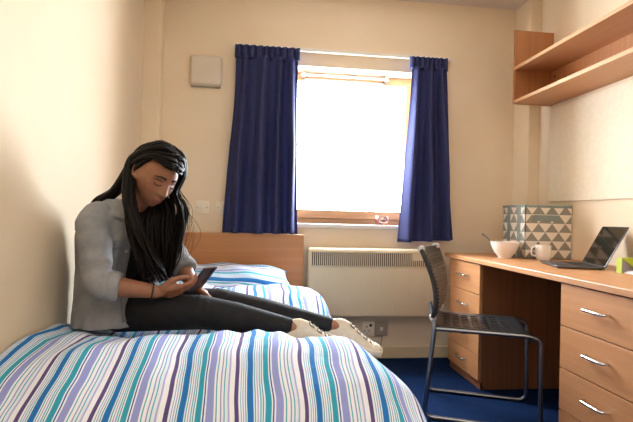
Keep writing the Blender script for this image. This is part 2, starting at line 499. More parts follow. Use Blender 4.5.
# ------------------------------------------------------------------ things on the back wall
al = thing('alarm_sounder', 'square off-white plastic alarm box high on wall left of curtain', 'alarm', (-.367, 3.2, 1.90))
MB().box(-.470, -.264, 3.155, 3.2, 1.803, 2.003, .022, 4).build('cover', 'alarm', al)
MB().box(-.462, -.272, 3.185, 3.2, 1.795, 1.86, .004).build('back_plate', 'plate_grey', al, smooth=False)

def switch(x0, x1, z0, z1, label):
    s = thing('light_switch', label, 'switch', ((x0+x1)/2, 3.2, (z0+z1)/2), group='switch plates behind the headboard')
    MB().box(x0, x1, 3.190, 3.2, z0, z1, .004).build('plate', 'plate', s)
    cx, cz = (x0+x1)/2, (z0+z1)/2
    MB().box(cx-.008, cx+.008, 3.184, 3.192, cz-.015, cz+.015, .002).build('rocker', 'plate', s)
    for dx in (-.03, .03): MB().tube([(cx+dx, 3.1905, cz), (cx+dx, 3.188, cz)], .004, 10).build('screw_head', 'plate_grey', s)
switch(-.412, -.323, .962, 1.048, 'square white wall switch nearest the woman, left of its twin')
switch(-.282, -.193, .962, 1.048, 'square white wall switch half hidden by the left navy curtain')

so = thing('power_socket', 'white socket with grey plate under the wall heater', 'socket', (.81, 3.2, .205))
MB().box(.722, .812, 3.180, 3.2, .155, .255, .004).build('white_plate', 'plate', so)
MB().box(.814, .905, 3.182, 3.2, .155, .250, .004).build('grey_plate', 'plate_grey', so)
MB().box(.775, .792, 3.176, 3.184, .220, .238, .002).build('rocker', 'dark', so)
for dx, dz, w, h in ((.0, .22, .006, .012), (-.016, .192, .010, .005), (.016, .192, .010, .005), (.0, .175, .004, .004)):
    MB().box(.756+dx-w/2, .756+dx+w/2, 3.178, 3.183, dz-h/2, dz+h/2).build('pin_hole', 'dark', so, smooth=False)
MB().box(.850, .870, 3.178, 3.184, .19, .215, .002).build('flex_outlet', 'plate', so)
cb = MB(); cb.tube(catmull([(.86, 3.176, .20), (.862, 3.17, .16), (.86, 3.175, .12), (.858, 3.19, .085)], 6), .003, 8)
cb.build('cord', 'plate_grey', so)

# panel heater
hx0, hx1, hz0, hz1, hy0 = .330, 1.222, .297, .758, 3.095
he = thing('panel_heater', 'long cream wall heater with slotted grille under the window', 'heater', ((hx0+hx1)/2, 3.2, hz0))
MB().box(hx0, hx1, hy0, 3.17, hz0, hz1, .022, 4).build('casing', 'heater', he)
MB().box(hx0+.1, hx1-.1, 3.165, 3.2, hz0+.1, hz1-.1, .004).build('wall_bracket', 'plate_grey', he, smooth=False)
gz0_, gz1_ = .640, .733
MB().box(hx0+.022, hx1-.045, hy0-.001, hy0+.012, gz0_, gz1_).build('grille', 'dark', he, smooth=False)
sl = MB(); n = 62
for k in range(n):
    x = hx0+.024+(hx1-.045-hx0-.026)*k/(n-1)
    sl.box(x-.0030, x+.0030, hy0-.006, hy0+.004, gz0_-.002, gz1_+.002)
sl.box(hx0+.018, hx1-.041, hy0-.006, hy0+.004, gz1_-.004, gz1_+.004); sl.box(hx0+.018, hx1-.041, hy0-.006, hy0+.004, gz0_-.004, gz0_+.004)
sl.build('grille_slats', 'heater', he, smooth=False)
MB().box(1.035, 1.145, hy0-.008, hy0, .682, .728, .003).build('control_plate', 'heater', he, smooth=False)
fx = MB(); fx.tube(catmull([(.585, 3.15, .30), (.592, 3.165, .27), (.583, 3.17, .22), (.57, 3.175, .15), (.56, 3.178, .085)], 6), .0035, 8); fx.build('flex', 'plate_grey', he)
for k in range(1, 9):
    x = hx0+(hx1-hx0)*k/9
    MB().box(x-.001, x+.001, hy0-.0012, hy0+.002, hz0+.03, gz0_-.03).build('panel_seam', 'skirt', he, smooth=False)

gb = MB()
gb.lathe([(0, 0), (.032, 0), (.040, .008), (.053, .03), (.052, .05), (.044, .062), (.039, .062), (.046, .048), (.047, .03), (.036, .012), (0, .010)], (.862, 3.245, WZ0), 28)
tag(gb.build('glass_tealight_holder', 'crystal'), 'small round pink glass holder standing on the window sill', 'candle holder')

# ------------------------------------------------------------------ right wall: board and shelf
tag(MB().box(XR-.014, XR, .75, 2.87, 1.097, 1.70, .003).build('pin_board', 'board', smooth=False), 'pale cream pin board on the right wall under the shelf', 'board')
sh = thing('wall_shelf', 'open two-tier beech shelf fixed high on the right wall', 'shelf', (1.86, 1.9, 1.722))
SX0, SY0, SY1 = 1.612, .70, 2.884
MB().box(SX0, XR, SY1-.018, SY1, 1.722, 2.198, .0015).build('end_panel', 'beech_z', sh, smooth=False)
MB().box(SX0, XR, SY0, SY0+.018, 1.722, 2.198, .0015).build('end_panel', 'beech_z', sh, smooth=False)
MB().box(SX0+.003, XR-.001, SY0+.018, SY1-.018, 1.724, 1.744, .0012).build('lower_board', 'beech_y', sh, smooth=False)
MB().box(SX0+.003, XR-.001, SY0+.018, SY1-.018, 1.940, 1.960, .0012).build('upper_board', 'beech_y', sh, smooth=False)
MB().box(XR-.016, XR, SY0+.018, SY1-.018, 1.744, 1.940, .001).build('back_panel', 'beech_z', sh, smooth=False)
for z in (1.724, 1.940): MB().box(SX0+.001, SX0+.004, SY0+.018, SY1-.018, z, z+.020).build('edge_banding', 'edge', sh, smooth=False)
for z in (1.80, 1.90): MB().tube([(XR-.0155, SY1-.06, z), (XR-.020, SY1-.06, z)], .006, 12).build('fixing_screw', 'dark', sh)

# ------------------------------------------------------------------ desk
DX, DZ = 1.264, .745
tb = thing('desk_worktop', 'long beech desk worktop running along the right wall', 'desk', (1.56, 2.2, 0))
MB().box(DX-.012, XR, 1.30, 3.06, DZ-.028, DZ, .004).build('top', 'beech_y', tb, smooth=False)
MB().box(DX-.0145, DX-.011, 1.302, 3.058, DZ-.026, DZ-.003, .001).build('front_edge', 'beech_y', tb, smooth=False)
MB().box(XR-.04, XR-.022, 1.86, 2.56, .10, DZ-.028).build('back_panel', 'carcass', tb, smooth=False)

def pedestal(y0, y1, label, group='drawer pedestals under the desk worktop'):
    p = thing('drawer_pedestal', label, 'drawers', (DX, (y0+y1)/2, 0), group=group)
    t = .018; x0 = DX+.018; xb = XR-.05; zt = DZ-.0285
    MB().box(x0, xb, y0, y0+t, 0, zt, .001).build('side_panel', 'carcass', p, smooth=False)
    MB().box(x0, xb, y1-t, y1, 0, zt, .001).build('side_panel', 'carcass', p, smooth=False)
    MB().box(x0+.03, xb, y0+t, y1-t, .055, .07).build('bottom_panel', 'carcass', p, smooth=False)
    MB().box(xb-.012, xb, y0+t, y1-t, .07, zt).build('back_panel', 'carcass', p, smooth=False)
    MB().box(x0-.004, x0+.014, y0, y1, 0, .047, .001).build('plinth', 'carcass', p, smooth=False)
    edges = [zt-.003, .538, .364, .192, .049]
    for a, b in zip(edges[:-1], edges[1:]):
        d = MB().box(DX, DX+.018, y0+.002, y1-.002, b+.002, a-.002, .0018).build('drawer', 'beech_y', p, smooth=False)
        MB().box(DX+.018, xb-.06, y0+.03, y1-.03, b+.02, a-.03).build('drawer_box', 'carcass', d, smooth=False)
        cy, cz = (y0+y1)/2-.006, b+(a-b)*.5+.008
        h = MB()
        h.tube(fillet([(DX, cy+.060, cz), (DX-.028, cy+.056, cz), (DX-.028, cy-.056, cz), (DX, cy-.060, cz)], .014, 6), [.0042]*7+[.0065]*2+[.0042]*7 if False else .0058, 12)
        h.build('handle', 'chrome', d)
    return p
pedestal(2.573, 3.003, 'far drawer pedestal beside the heater, partly behind the chair')
pedestal(1.415, 1.847, 'near drawer pedestal at the right edge, chrome handles facing bed')

# ------------------------------------------------------------------ things on the desk
bx = thing('storage_box', 'grey and white triangle print storage box at the back of the desk', 'box', (1.723, 2.772, DZ))
X0, X1, Y0, Y1, H = 1.574, 1.872, 2.645, 2.90, .318
bm_ = MB(); bm_.uv = bm_.bm.loops.layers.uv.new('UVMap')
def quad(m, ps, uvs):
    vs = [m.bm.verts.new(p) for p in ps]; f = m.bm.faces.new(vs)
    for l, u in zip(f.loops, uvs): l[m.uv].uv = u
w, dd = X1-X0, Y1-Y0
quad(bm_, [(X0, Y0, DZ), (X1, Y0, DZ), (X1, Y0, DZ+H), (X0, Y0, DZ+H)], [(0, 0), (w, 0), (w, H), (0, H)])
quad(bm_, [(X0, Y1, DZ), (X0, Y0, DZ), (X0, Y0, DZ+H), (X0, Y1, DZ+H)], [(0, 0), (dd, 0), (dd, H), (0, H)])
quad(bm_, [(X1, Y0, DZ), (X1, Y1, DZ), (X1, Y1, DZ+H), (X1, Y0, DZ+H)], [(0, 0), (dd, 0), (dd, H), (0, H)])
quad(bm_, [(X1, Y1, DZ), (X0, Y1, DZ), (X0, Y1, DZ+H), (X1, Y1, DZ+H)], [(0, 0), (w, 0), (w, H), (0, H)])
quad(bm_, [(X0, Y0, DZ), (X0, Y1, DZ), (X1, Y1, DZ), (X1, Y0, DZ)], [(0, 0)]*4)
bm_.build('carton', 'triangles', bx, smooth=False, recalc=True, mods=[('SOLIDIFY', dict(thickness=.004, offset=-1))])
MB().box(X0-.003, X1+.003, Y0-.003, Y1+.003, DZ+H-.012, DZ+H+.003, .002).build('lid', 'teal', bx, smooth=False)
MB().box(1.625, 1.785, Y0-.006, Y0, DZ+.225, DZ+.262, .002).build('label_holder', 'teal', bx, smooth=False)
for yy in (2.71, 2.825): MB().box(X0-.005, X0, yy-.014, yy+.014, DZ+.001, DZ+H, .001).build('carry_strap', 'teal', bx, smooth=False)

bo = thing('cereal_bowl', 'white porcelain bowl with a spoon, at the far end of the desk', 'bowl', (1.475, 2.69, DZ))
MB().lathe([(0, .004), (.030, .004), (.033, 0), (.037, 0), (.038, .006), (.062, .035), (.080, .075), (.084, .098), (.081, .098), (.076, .075), (.058, .036), (.035, .012), (0, .010)], (1.475, 2.69, DZ), 48).build('bowl_body', 'porcelain', bo)
sp = thing('spoon', 'metal spoon leaning in the white bowl', 'spoon', (1.475, 2.69, DZ+.012))
m = MB(); m.tube([(1.475, 2.71, DZ+.02), (1.430, 2.735, DZ+.075), (1.390, 2.76, DZ+.122), (1.368, 2.77, DZ+.138)], [.003, .003, .004, .006], 10); m.build('spoon_handle', 'steel', sp)
m = MB(); m.ell((1.490, 2.695, DZ+.018), .022, .015, .005); m.build('spoon_head', 'steel', sp)
mg = thing('mug', 'plain white mug standing in front of the triangle print box', 'mug', (1.650, 2.58, DZ))
MB().lathe([(0, .003), (.028, .003), (.030, 0), (.034, 0), (.040, .012), (.043, .04), (.043, .088), (.0395, .088), (.0392, .04), (.036, .014), (0, .008)], (1.650, 2.58, DZ), 40).build('cup', 'porcelain', mg)
m = MB(); m.tube(catmull([(1.608, 2.585, DZ+.074), (1.589, 2.587, DZ+.072), (1.581, 2.588, DZ+.05), (1.587, 2.587, DZ+.028), (1.611, 2.585, DZ+.022)], 6), .005, 10); m.build('handle', 'porcelain', mg)

# laptop: local x towards the back (screen), y along the hinge
la = thing('laptop', 'open dark laptop with black screen on the desk', 'laptop', (1.57, 2.222, DZ), math.radians(-17.8))
LW = .148
MB().box(-.105, .105, -LW, LW, .003, .014, .003).build('base', 'laptop', la, world=False)
for r in range(5):
    for c in range(13):
        x = -.005+r*.019; y = -.128+c*.0198
        MB().box(x, x+.016, y, y+.0165, .0138, .0152).build('key', 'keys', la, smooth=False, world=False)
MB().box(-.088, -.028, -.05, .05, .0135, .0146).build('trackpad', 'laptop', la, smooth=False, world=False)
for x in (-.09, .09):
    for y in (-.13, .13): MB().tube([(x, y, 0), (x, y, .004)], .006, 10).build('rubber_foot', 'dark', la, world=False)
R_ = Matrix.Translation(V((.105, 0, .012))) @ Matrix.Rotation(math.radians(27), 4, 'Y')
MB().box(-.003, .003, -LW, LW, 0, .218, .0025, mat=R_).build('lid', 'laptop', la, world=False)
MB().box(-.0042, -.0028, -LW+.004, LW-.004, .006, .213, mat=R_).build('screen', 'screen', la, smooth=False, world=False)
h = MB(); h.tube([(.105, -.12, .012), (.105, .12, .012)], .006, 12); h.build('hinge', 'laptop', la, world=False)

# lime card file with a slanting cut side, papers in it
fl = thing('magazine_file', 'lime green card file with a slanted side, by the right edge', 'file', (1.73, 1.92, DZ))
m = MB()
fx0, fx1, fy0, fy1, fz = 1.622, 1.868, 1.86, 1.975, .068
def prism(m, poly, y0, y1):
    n = len(poly); a = [m.bm.verts.new((x, y0, z)) for x, z in poly]; b = [m.bm.verts.new((x, y1, z)) for x, z in poly]
    m.bm.faces.new(a); m.bm.faces.new(b[::-1])
    for i in range(n): m.bm.faces.new((a[i], a[(i+1) % n], b[(i+1) % n], b[i]))
m.box(fx0, fx1, fy1-.004, fy1, DZ, DZ+fz, .0008)
m.build('tall_side', 'lime', fl, smooth=False)
m = MB(); prism(m, [(fx0+.004, DZ+fz), (fx1, DZ+fz), (fx1, DZ), (fx0+.095, DZ)], fy1-.030, fy1-.026); m.build('slanted_side', 'lime', fl, smooth=False)
m = MB(); m.box(fx0-.001, fx0+.003, fy1-.032, fy1, DZ, DZ+fz, .0008); m.build('front_lip', 'lime', fl, smooth=False)
m = MB(); m.box(fx0, fx1, fy1-.030, fy1-.004, DZ, DZ+.003); m.build('base', 'lilac', fl, smooth=False)
m = MB(); m.box(fx0+.004, fx1-.004, fy1-.0062, fy1-.0042, DZ+.003, DZ+fz-.002); m.build('lining', 'lilac', fl, smooth=False)
pp = MB()
for k2 in range(5):
    pp.box(1.630+.004*k2, 1.855, 1.80+.005*k2, 1.940, DZ+.0006+.0024*k2, DZ+.0028+.0024*k2)
tag(pp.build('paper_stack', 'paper', smooth=False), 'few loose white papers lying under the lime green file', 'papers')

# ------------------------------------------------------------------ chair
ch = thing('desk_chair', 'black plastic chair with grey steel sled legs at the desk', 'chair', (1.137, 2.303, 0), math.radians(-22))
w = .192
for sgn, nm in ((-1, 'near'), (1, 'far')):
    y = sgn*w
    path = fillet([(-.236+.012*sgn, y*.86, .56), (-.226+.006*sgn, y*.94, .50), (-.220, y, .455), (-.262, y, .011), (.255, y, .011), (.252, y, .425), (.20, y, .437), (-.215, y, .437)], .045, 7)
    MB().tube(path, .0105, 12).build('leg_frame', 'steel', ch, world=False)
    for x in (-.20, .20): MB().box(x-.025, x+.025, y-.012, y+.012, 0, .012, .003).build('floor_glide', 'black', ch, smooth=False, world=False)
for x in (-.15, .12): MB().tube([(x, -w, .432), (x, w, .432)], .009, 12).build('cross_tube', 'steel', ch, world=False)
def seat(u, v):
    y = -w-.004+(2*w+.008)*u; t = v
    x = -.225+.47*t
    z = .452 - .012*math.sin(PI*u)*math.sin(PI*min(1, t*1.1))
    if t > .86: q = (t-.86)/.14; z -= .045*q*q; x -= .03*q*q
    if t < .1: z += .012*(1-t/.1)**2
    return V((x, y, z))
m = MB(); m.grid(seat, 40, 60)
m.build('seat', 'black', ch, world=False, mods=[('SOLIDIFY', dict(thickness=.010)), ('BEVEL', dict(width=.003, segments=2))])
def surf_patch(fn, u0, u1, v0, v1, lift, nrm):
    pass
sl = MB()
for i in range(9):
    for j in range(7):
        u0 = .09+.093*i; v0 = .10+.098*j
        c = seat(u0+.036, v0+.03)
        sl.box(c.x-.016, c.x+.016, c.y-.013, c.y+.013, c.z-.002, c.z+.0022, .0015)
sl.build('seat_ribs', 'black', ch, world=False)
def back(u, v):
    yy = -1+2*u; t = v
    y = yy*(w+.012)*(.93+.07*(1-abs(2*t-1)**4))
    z = .475+.345*t
    x = -.220-.018*t-.022*t*t + .034*math.sin(PI*t**.8)
    x += -.012*(1-yy*yy) + .036*yy*(.5+.5*t)
    return V((x, y, z))
m = MB(); m.grid(back, 34, 34)
m.build('backrest', 'black', ch, world=False, mods=[('SOLIDIFY', dict(thickness=.022, offset=0)), ('BEVEL', dict(width=.004, segments=2))])
rb = MB()
for j in range(17):
    t = .1+.05*j
    rb.tube([back(.06+.88*i/16, t)+V((.0115, 0, 0)) for i in range(17)], .0050, 8)
rb.build('backrest_ribs', 'black', ch, world=False)
for t in (.035, .99):
    for us in ((.0, .13), (.87, 1.0)):
        MB().tube([back(us[0]+(us[1]-us[0])*i/6, t) for i in range(7)], .0165, 12).build('corner_cap', 'bright_steel', ch, world=False)

# ------------------------------------------------------------------ bed
bed = thing('single_bed', 'single bed with a beech headboard along the left wall', 'bed', (-.24, 2.1, 0))
MB().box(-.655, .303, 3.118, 3.150, .05, .842, .004).build('headboard', 'beech_x', bed, smooth=False)
MB().box(-.725, .262, 1.20, 3.118, .20, .30, .004).build('bed_base', 'beech_y', bed, smooth=False)
for x in (-.70, .20):
    for y in (1.25, 3.04): MB().box(x, x+.05, y, y+.05, 0, .20, .003).build('leg', 'beech_z', bed, smooth=False)
MB().box(-.735, .262, 1.26, 3.112, .28, .452, .06, 5).build('mattress', 'mattress', bed)

TR = [(2.86, .505), (2.78, .528), (2.66, .570), (2.52, .590), (2.38, .578), (2.25, .535), (2.12, .492), (1.98, .474), (1.84, .486), (1.72, .532), (1.62, .562),
      (1.52, .567), (1.42, .550), (1.30, .502), (1.20, .440), (1.13, .365), (1.09, .29), (1.075, .23)]
TRP = catmull([V((y, z, 0)) for y, z in TR], 6)
TL = [0]
for a, b in zip(TRP[:-1], TRP[1:]): TL.append(TL[-1]+(b-a).length)
def along(t):
    L = t*TL[-1]
    for i in range(len(TL)-1):
        if L <= TL[i+1]:
            f = (L-TL[i])/(TL[i+1]-TL[i]); p = TRP[i].lerp(TRP[i+1], f); return p.x, p.y
    return TRP[-1].x, TRP[-1].y
WS = 1.62
def wav(s, y):
    return (.006*math.sin(9*s+4.1*y+1)+.005*math.sin(17*s-7*y+.5)+.004*math.sin(31*s+5*y)+.003*math.sin(23*y-11*s+2))
def duvet(u, v):
    s = u*WS; y, zc = along(v)
    xl = -.738; r = .19
    xe = interp([(1.0, .53), (1.35, .505), (1.6, .43), (1.85, .37), (2.1, .35), (2.5, .395), (2.9, .37)], y)
    Lf = xe-r-xl
    pf = interp([(1.08, 0), (1.3, 1), (2.9, 1)], y)
    if s < Lf:
        x, dz, n = xl+s, 0, 0
    else:
        a = (s-Lf)/r
        if a < PI/2: x, dz = xe-r+r*math.sin(a), r*(1-math.cos(a))
        else: x, dz = xe+.012*math.sin(9*y)+.01, r+(a-PI/2)*r
    z = zc - dz
    e = max(0, 1-abs(s-Lf)/.35)
    # crest rises a little towards the wall; the mound sinks under the sitter
    z -= .034*max(0, min(1, (-.30-x)/.40))*pf*max(0, min(1, (1.85-y)/.25))
    z += .034*math.exp(-((x+.66)/.24)**2-((y-1.83)/.13)**2)
    z += .045*math.exp(-((x+.77)/.085)**2-((y-2.0)/.2)**2)
    q = math.exp(-((x+.50)/.15)**2-((y-1.95)/.17)**2)
    z -= .02*q
    w_ = wav(s, y)
    k = math.exp(-((y-1.72)/.13)**2)*.006*math.sin(46*s+3*math.sin(8*s))
    z += w_*pf+k*pf
    y2 = y + .010*math.sin(7*s+1)*(1-pf) + .014*math.sin(4.1*s+.4)
    if z < .06: z = .06
    x = max(x, xl)
    return V((x, y2, z))
m = MB(); m.grid(duvet, 190, 210, uvfn=lambda u, v: (u*WS, v*TL[-1]))
dv = m.build('duvet', 'duvet', None, recalc=False, angle=0, mods=[('SOLIDIFY', dict(thickness=.018, offset=1))])
tag(dv, 'puffy duvet with blue, teal and purple stripes spread over the bed', 'duvet')

def pillow(u, v):
    a = 2*u-1; b = 2*v-1
    return a, b
pl = MB(); pl.uv = pl.bm.loops.layers.uv.new('UVMap')
PW, PD, PH = .385, .215, .078
def pil(top):
    def fn(u, v):
        a, b = 2*u-1, 2*v-1
        ex = max(0, 1-abs(a)**2.6); ey = max(0, 1-abs(b)**2.6)
        h = (ex*ey)**.45
        x = a*PW*(1-.05*(1-abs(b)**2)); y = b*PD*(1-.06*(1-abs(a)**2))
        z = h*PH*(1 if top else -.7)+.006*math.sin(9*a+3*b)*h
        return V((-.185+x*math.cos(.04)-y*math.sin(.04), 2.845+y+x*.04, .578+z+.12*y))
    return fn
pl.grid(pil(True), 50, 36, uvfn=lambda u, v: (v*.43+.1*u*.3, u*.72))
pl.grid(pil(False), 50, 36, uvfn=lambda u, v: (v*.43+.1*u*.3, u*.72))
bmesh.ops.remove_doubles(pl.bm, verts=list(pl.bm.verts), dist=.0012)
tag(pl.build('pillow', 'pillow', None, angle=0), 'striped pillow leaning against the wooden headboard', 'pillow')
# ------------------------------------------------------------------ the woman on the bed
pr = thing('person', 'woman in grey denim shirt sitting on the bed, looking down at a phone', 'person', (-.60, 1.95, .50))

# joints
PEL = V((-.592, 2.03, .585)); SPN = V((-.598, 2.03, .74)); CHS = V((-.567, 1.995, .875)); NKB = V((-.515, 1.945, .965)); NKT = V((-.435, 1.885, 1.035))
SHR, ELR, WRR = V((-.598, 1.83, .928)), V((-.555, 1.755, .705)), V((-.362, 1.790, .675))
SHL, ELL, WRL = V((-.455, 2.085, .935)), V((-.330, 2.065, .770)), V((-.258, 1.985, .672))
HPR, KNR, ANR = V((-.530, 1.945, .572)), V((-.19, 1.800, .598)), V((.150, 1.735, .552))
HPL, KNL, ANL = V((-.56, 2.085, .578)), V((-.14, 2.065, .582)), V((.345, 1.950, .506))
TOER, TOEL = V((.350, 1.705, .512)), V((.560, 1.890, .436))
FT = V((.866, -.5, 0)); RT = V((-.5, -.866, 0)); UP = V((0, 0, 1))
TB = Matrix((FT, RT, UP)).transposed()

# head frame: x to her left, y forward, z up
F = V((.60, -.64, -.45)).normalized()
U0 = (UP-F*UP.dot(F)).normalized(); L0 = U0.cross(F)*-1
L0 = F.cross(U0)*-1
rho = math.radians(10)
Lh = L0*math.cos(rho) - U0*math.sin(rho); Uh = U0*math.cos(rho) + L0*math.sin(rho)
HC = V((-.391, 1.857, 1.103))
HM = Matrix((Lh, F, Uh)).transposed()
def H(p): return HC + HM @ V(p)

def g(x, c, w): return math.exp(-((x-c)/w)**2)
def head_pt(n):
    x, y, z = n
    px = .073*x; pz = .114*z
    py = (.088 if y > 0 else .100)*y
    if z < 0:
        k = -z
        px *= 1-.36*k**1.6
        if y < 0: py *= 1-.50*k
        else: py *= 1+.06*k
        py += .016*k*k
    else:
        px *= 1+.03*math.sin(PI*z)
    if y > 0:
        ax = abs(px); f = min(1, y*2.2)
        d = 0
        pr_ = 0
        if -.050 < pz < .018:
            t = (.018-pz)/.056
            pr_ = (.024*t**1.25) if t < 1 else max(0, .024*(1-(t-1)/.2))
        d += pr_*g(px, 0, .0095+.003*max(0, (.0-pz)/.04))
        d += .0085*g(ax, .0125, .0065)*g(pz, -.036, .0075)
        d -= .0095*g(ax, .031, .014)*g(pz, .001, .012)
        d += .0065*g(ax, .031, .0115)*g(pz, -.002, .0075)
        d += .0035*g(ax, .028, .018)*g(pz, .021, .008)
        d += .0080*g(px, 0, .020)*g(pz, -.063, .0055)
        d += .0085*g(px, 0, .017)*g(pz, -.0745, .0060)
        d -= .0035*g(px, 0, .021)*g(pz, -.0685, .0022)
        d += .0020*g(px, 0, .004)*0
        d += .0090*g(px, 0, .017)*g(pz, -.101, .012)
        d += .0045*g(ax, .043, .018)*g(pz, -.026, .018)
        d += .003*g(px, 0, .03)*g(pz, .055, .03)
        py += d*f
    return V((px, py, pz))
hb = bmesh.new(); bmesh.ops.create_icosphere(hb, subdivisions=6, radius=1)
for v in hb.verts: v.co = head_pt(v.co)
headbvh = BVHTree.FromBMesh(hb)
def face_at(px, pz, lift=.001):
    hit = headbvh.ray_cast(V((px, .3, pz)), V((0, -1, 0)))
    if hit[0] is None: return H((px, .06, pz))
    return H(hit[0]+hit[1]*lift)

def finger(m, base, d, n, s, lens, r, curl, spread=0):
    # chain of three phalanges curling towards the palm normal n
    p = V(base); dr = (V(d)+V(s)*spread).normalized(); ax = dr.cross(V(n)).normalized()
    for i, (L, c) in enumerate(zip(lens, curl)):
        dr = Quaternion(ax, c) @ dr
        q = p+dr*L; m.cone(p, q, r*(1-.10*i), r*(1-.10*(i+1)), 12, 3); p = q
    return p
def hand(m, wr, d, n, thumb_side, curls, thumb, spr=.10):
    d = V(d).normalized(); n = (V(n)-d*V(n).dot(d)).normalized(); s = d.cross(n)
    if s.dot(V(thumb_side)) < 0: s = -s
    m.cone(wr-d*.02, wr+d*.02, .0215, .021, 14)
    lens = [(.040, .025, .019), (.044, .028, .020), (.041, .026, .019), (.032, .020, .017)]
    tips = []
    for i in range(4):
        k = wr + d*(.083-.004*abs(i-1)-(.006 if i == 3 else 0)) + s*(.030-.0195*i) - n*.002
        m.cone(wr+d*.012+s*(.011-.007*i), k, .0155, .0118, 12)
        tips.append(finger(m, k, d, n, s, lens[i], .0086-.0006*(i == 3), curls[i], spr*(.5-.33*i)))
    # thumb leaves the side of the palm near its base
    b = wr + d*.022 + s*.020 + n*.004
    td = V(thumb[0]).normalized(); k1 = b+td*.042
    m.cone(wr+d*.03+s*.01, b+td*.01, .016, .0145, 12); m.cone(b, k1, .0150, .0115, 12)
    t2 = V(thumb[1]).normalized(); k2 = k1+t2*.031; m.cone(k1, k2, .0108, .0095, 12)
    t3 = V(thumb[2]).normalized(); k3 = k2+t3*.024; m.cone(k2, k3, .0095, .0075, 12)
    return tips, k3

b = MB()
hb2 = hb.copy(); hb2.transform(Matrix.Translation(HC) @ HM.to_4x4()); b.merge(hb2)
# ears
for sx in (-1, 1):
    pts = []
    for k in range(11):
        a = -2.3+4.6*k/10
        pts.append(H((sx*(.074+.006*math.cos(a*.6)), -.010-.014*math.cos(a), .002+.027*math.sin(a))))
    b.tube(pts, [.0045+.0016*math.sin(PI*k/10) for k in range(11)], 8)
    b.ell(H((sx*.072, -.012, -.002)), .006, .015, .024, HM)
    b.ell(H((sx*.072, -.004, -.028)), .005, .007, .008, HM)
b.cone(NKB-V((0, 0, .02)), NKT+V((0, 0, .0)), .056, .050, 20); b.cone(NKT, H((0, -.02, -.05)), .050, .050, 20)
# trunk
def tell(c, rx, ry, rz): b.ell(c, rx, ry, rz, TB)
tell(PEL, .088, .132, .086); tell(SPN, .085, .125, .13); tell(CHS, .100, .150, .14); tell(NKB-V((0, 0, .03)), .065, .135, .055)
for s in (-1, 1): tell(CHS+FT*.075+RT*.065*s-UP*.02, .055, .058, .058)
b.cone(NKB-V((.0, 0, .02)), SHR, .050, .050); b.cone(NKB-V((0, 0, .02)), SHL, .050, .050)
# arms
for sh_, el, wr in ((SHR, ELR, WRR), (SHL, ELL, WRL)):
    b.cone(sh_, el, .048, .037, 20); m1 = el.lerp(wr, .3)
    b.cone(el, m1, .037, .0375, 20); b.cone(m1, wr, .0375, .0245, 20)
# legs
for hp, kn, an, toe in ((HPR, KNR, ANR, TOER), (HPL, KNL, ANL, TOEL)):
    b.cone(hp, kn, .070, .054, 22); c1 = kn.lerp(an, .35); b.cone(kn, c1, .050, .050, 20); b.cone(c1, an, .050, .030, 20)
    fdir = (toe-an).normalized(); fsd = fdir.cross(UP).normalized(); fup = fsd.cross(fdir); hl = an-fdir*.045-fup*.048
    b.cone(an, hl+fdir*.05+fup*.036, .029, .024, 16); b.cone(hl+fdir*.05+fup*.036, hl+fdir*.19+fup*.026, .024, .014, 16)
# hands
dR = V((.955, .28, .02)); nR = V((-.12, .62, .78))
tipsR, thR = hand(b, WRR, dR, nR, (0, -.6, .8), [(.30, .50, .35), (.32, .55, .4), (.38, .6, .45), (.42, .65, .45)], [(.75, -.02, .62), (.90, .28, .28), (.92, .35, .05)])
dL = V((.72, -.42, -.52)); nL = V((-.42, -.35, -.55))
hand(b, WRL, dL, nL, (-.3, -.8, .3), [(.25, .35, .25), (.25, .38, .25), (.28, .4, .3), (.3, .42, .3)], [(.55, -.75, -.25), (.75, -.55, -.35), (.8, -.4, -.45)])
bodyme = remeshed(b, .0042, 2, .5)
body = link_mesh('body', bodyme, 'skin', pr)

# face details
def strip(name, fn, w, mat, lift=.0012, n=14):
    for s in (-1, 1):
        m = MB(); m.grid(lambda u, v, s=s: (lambda p: face_at(s*p[0], p[1]+w(u)*(v-.5), lift))(fn(u)), n, 4)
        m.build(name, mat, pr, recalc=True, mods=[('SOLIDIFY', dict(thickness=.0014))])
strip('eyebrow', lambda u: (.012+.036*u, .0195+.0065*math.sin(PI*(u*.8+.05))-.003*u), lambda u: .0062*(1-.65*u)+.0012, 'brow', .0012)
strip('eyelash', lambda u: (.0185+.026*u, -.0035-.0062*math.sin(PI*u)), lambda u: .0034, 'lash', .0016)
strip('eyelid_crease', lambda u: (.0185+.026*u, .0055+.0045*math.sin(PI*u)), lambda u: .0016, 'brow', .0004)
m = MB()
def lipf(u, v):
    x = -.0225+.045*u; a = abs(2*u-1)
    c = -.0690-.0012*(1-a)
    top = c+.0085*(1-a**2.2)-.0018*math.exp(-((2*u-1)/.14)**2)
    bot = c-.0108*(1-a**2.0)
    z = top+(bot-top)*v
    return face_at(x, z, .0008+.0014*(1-a)*math.sin(PI*v))
m.grid(lipf, 26, 14); m.build('lips', 'lips', pr, mods=[('SOLIDIFY', dict(thickness=.0012))])

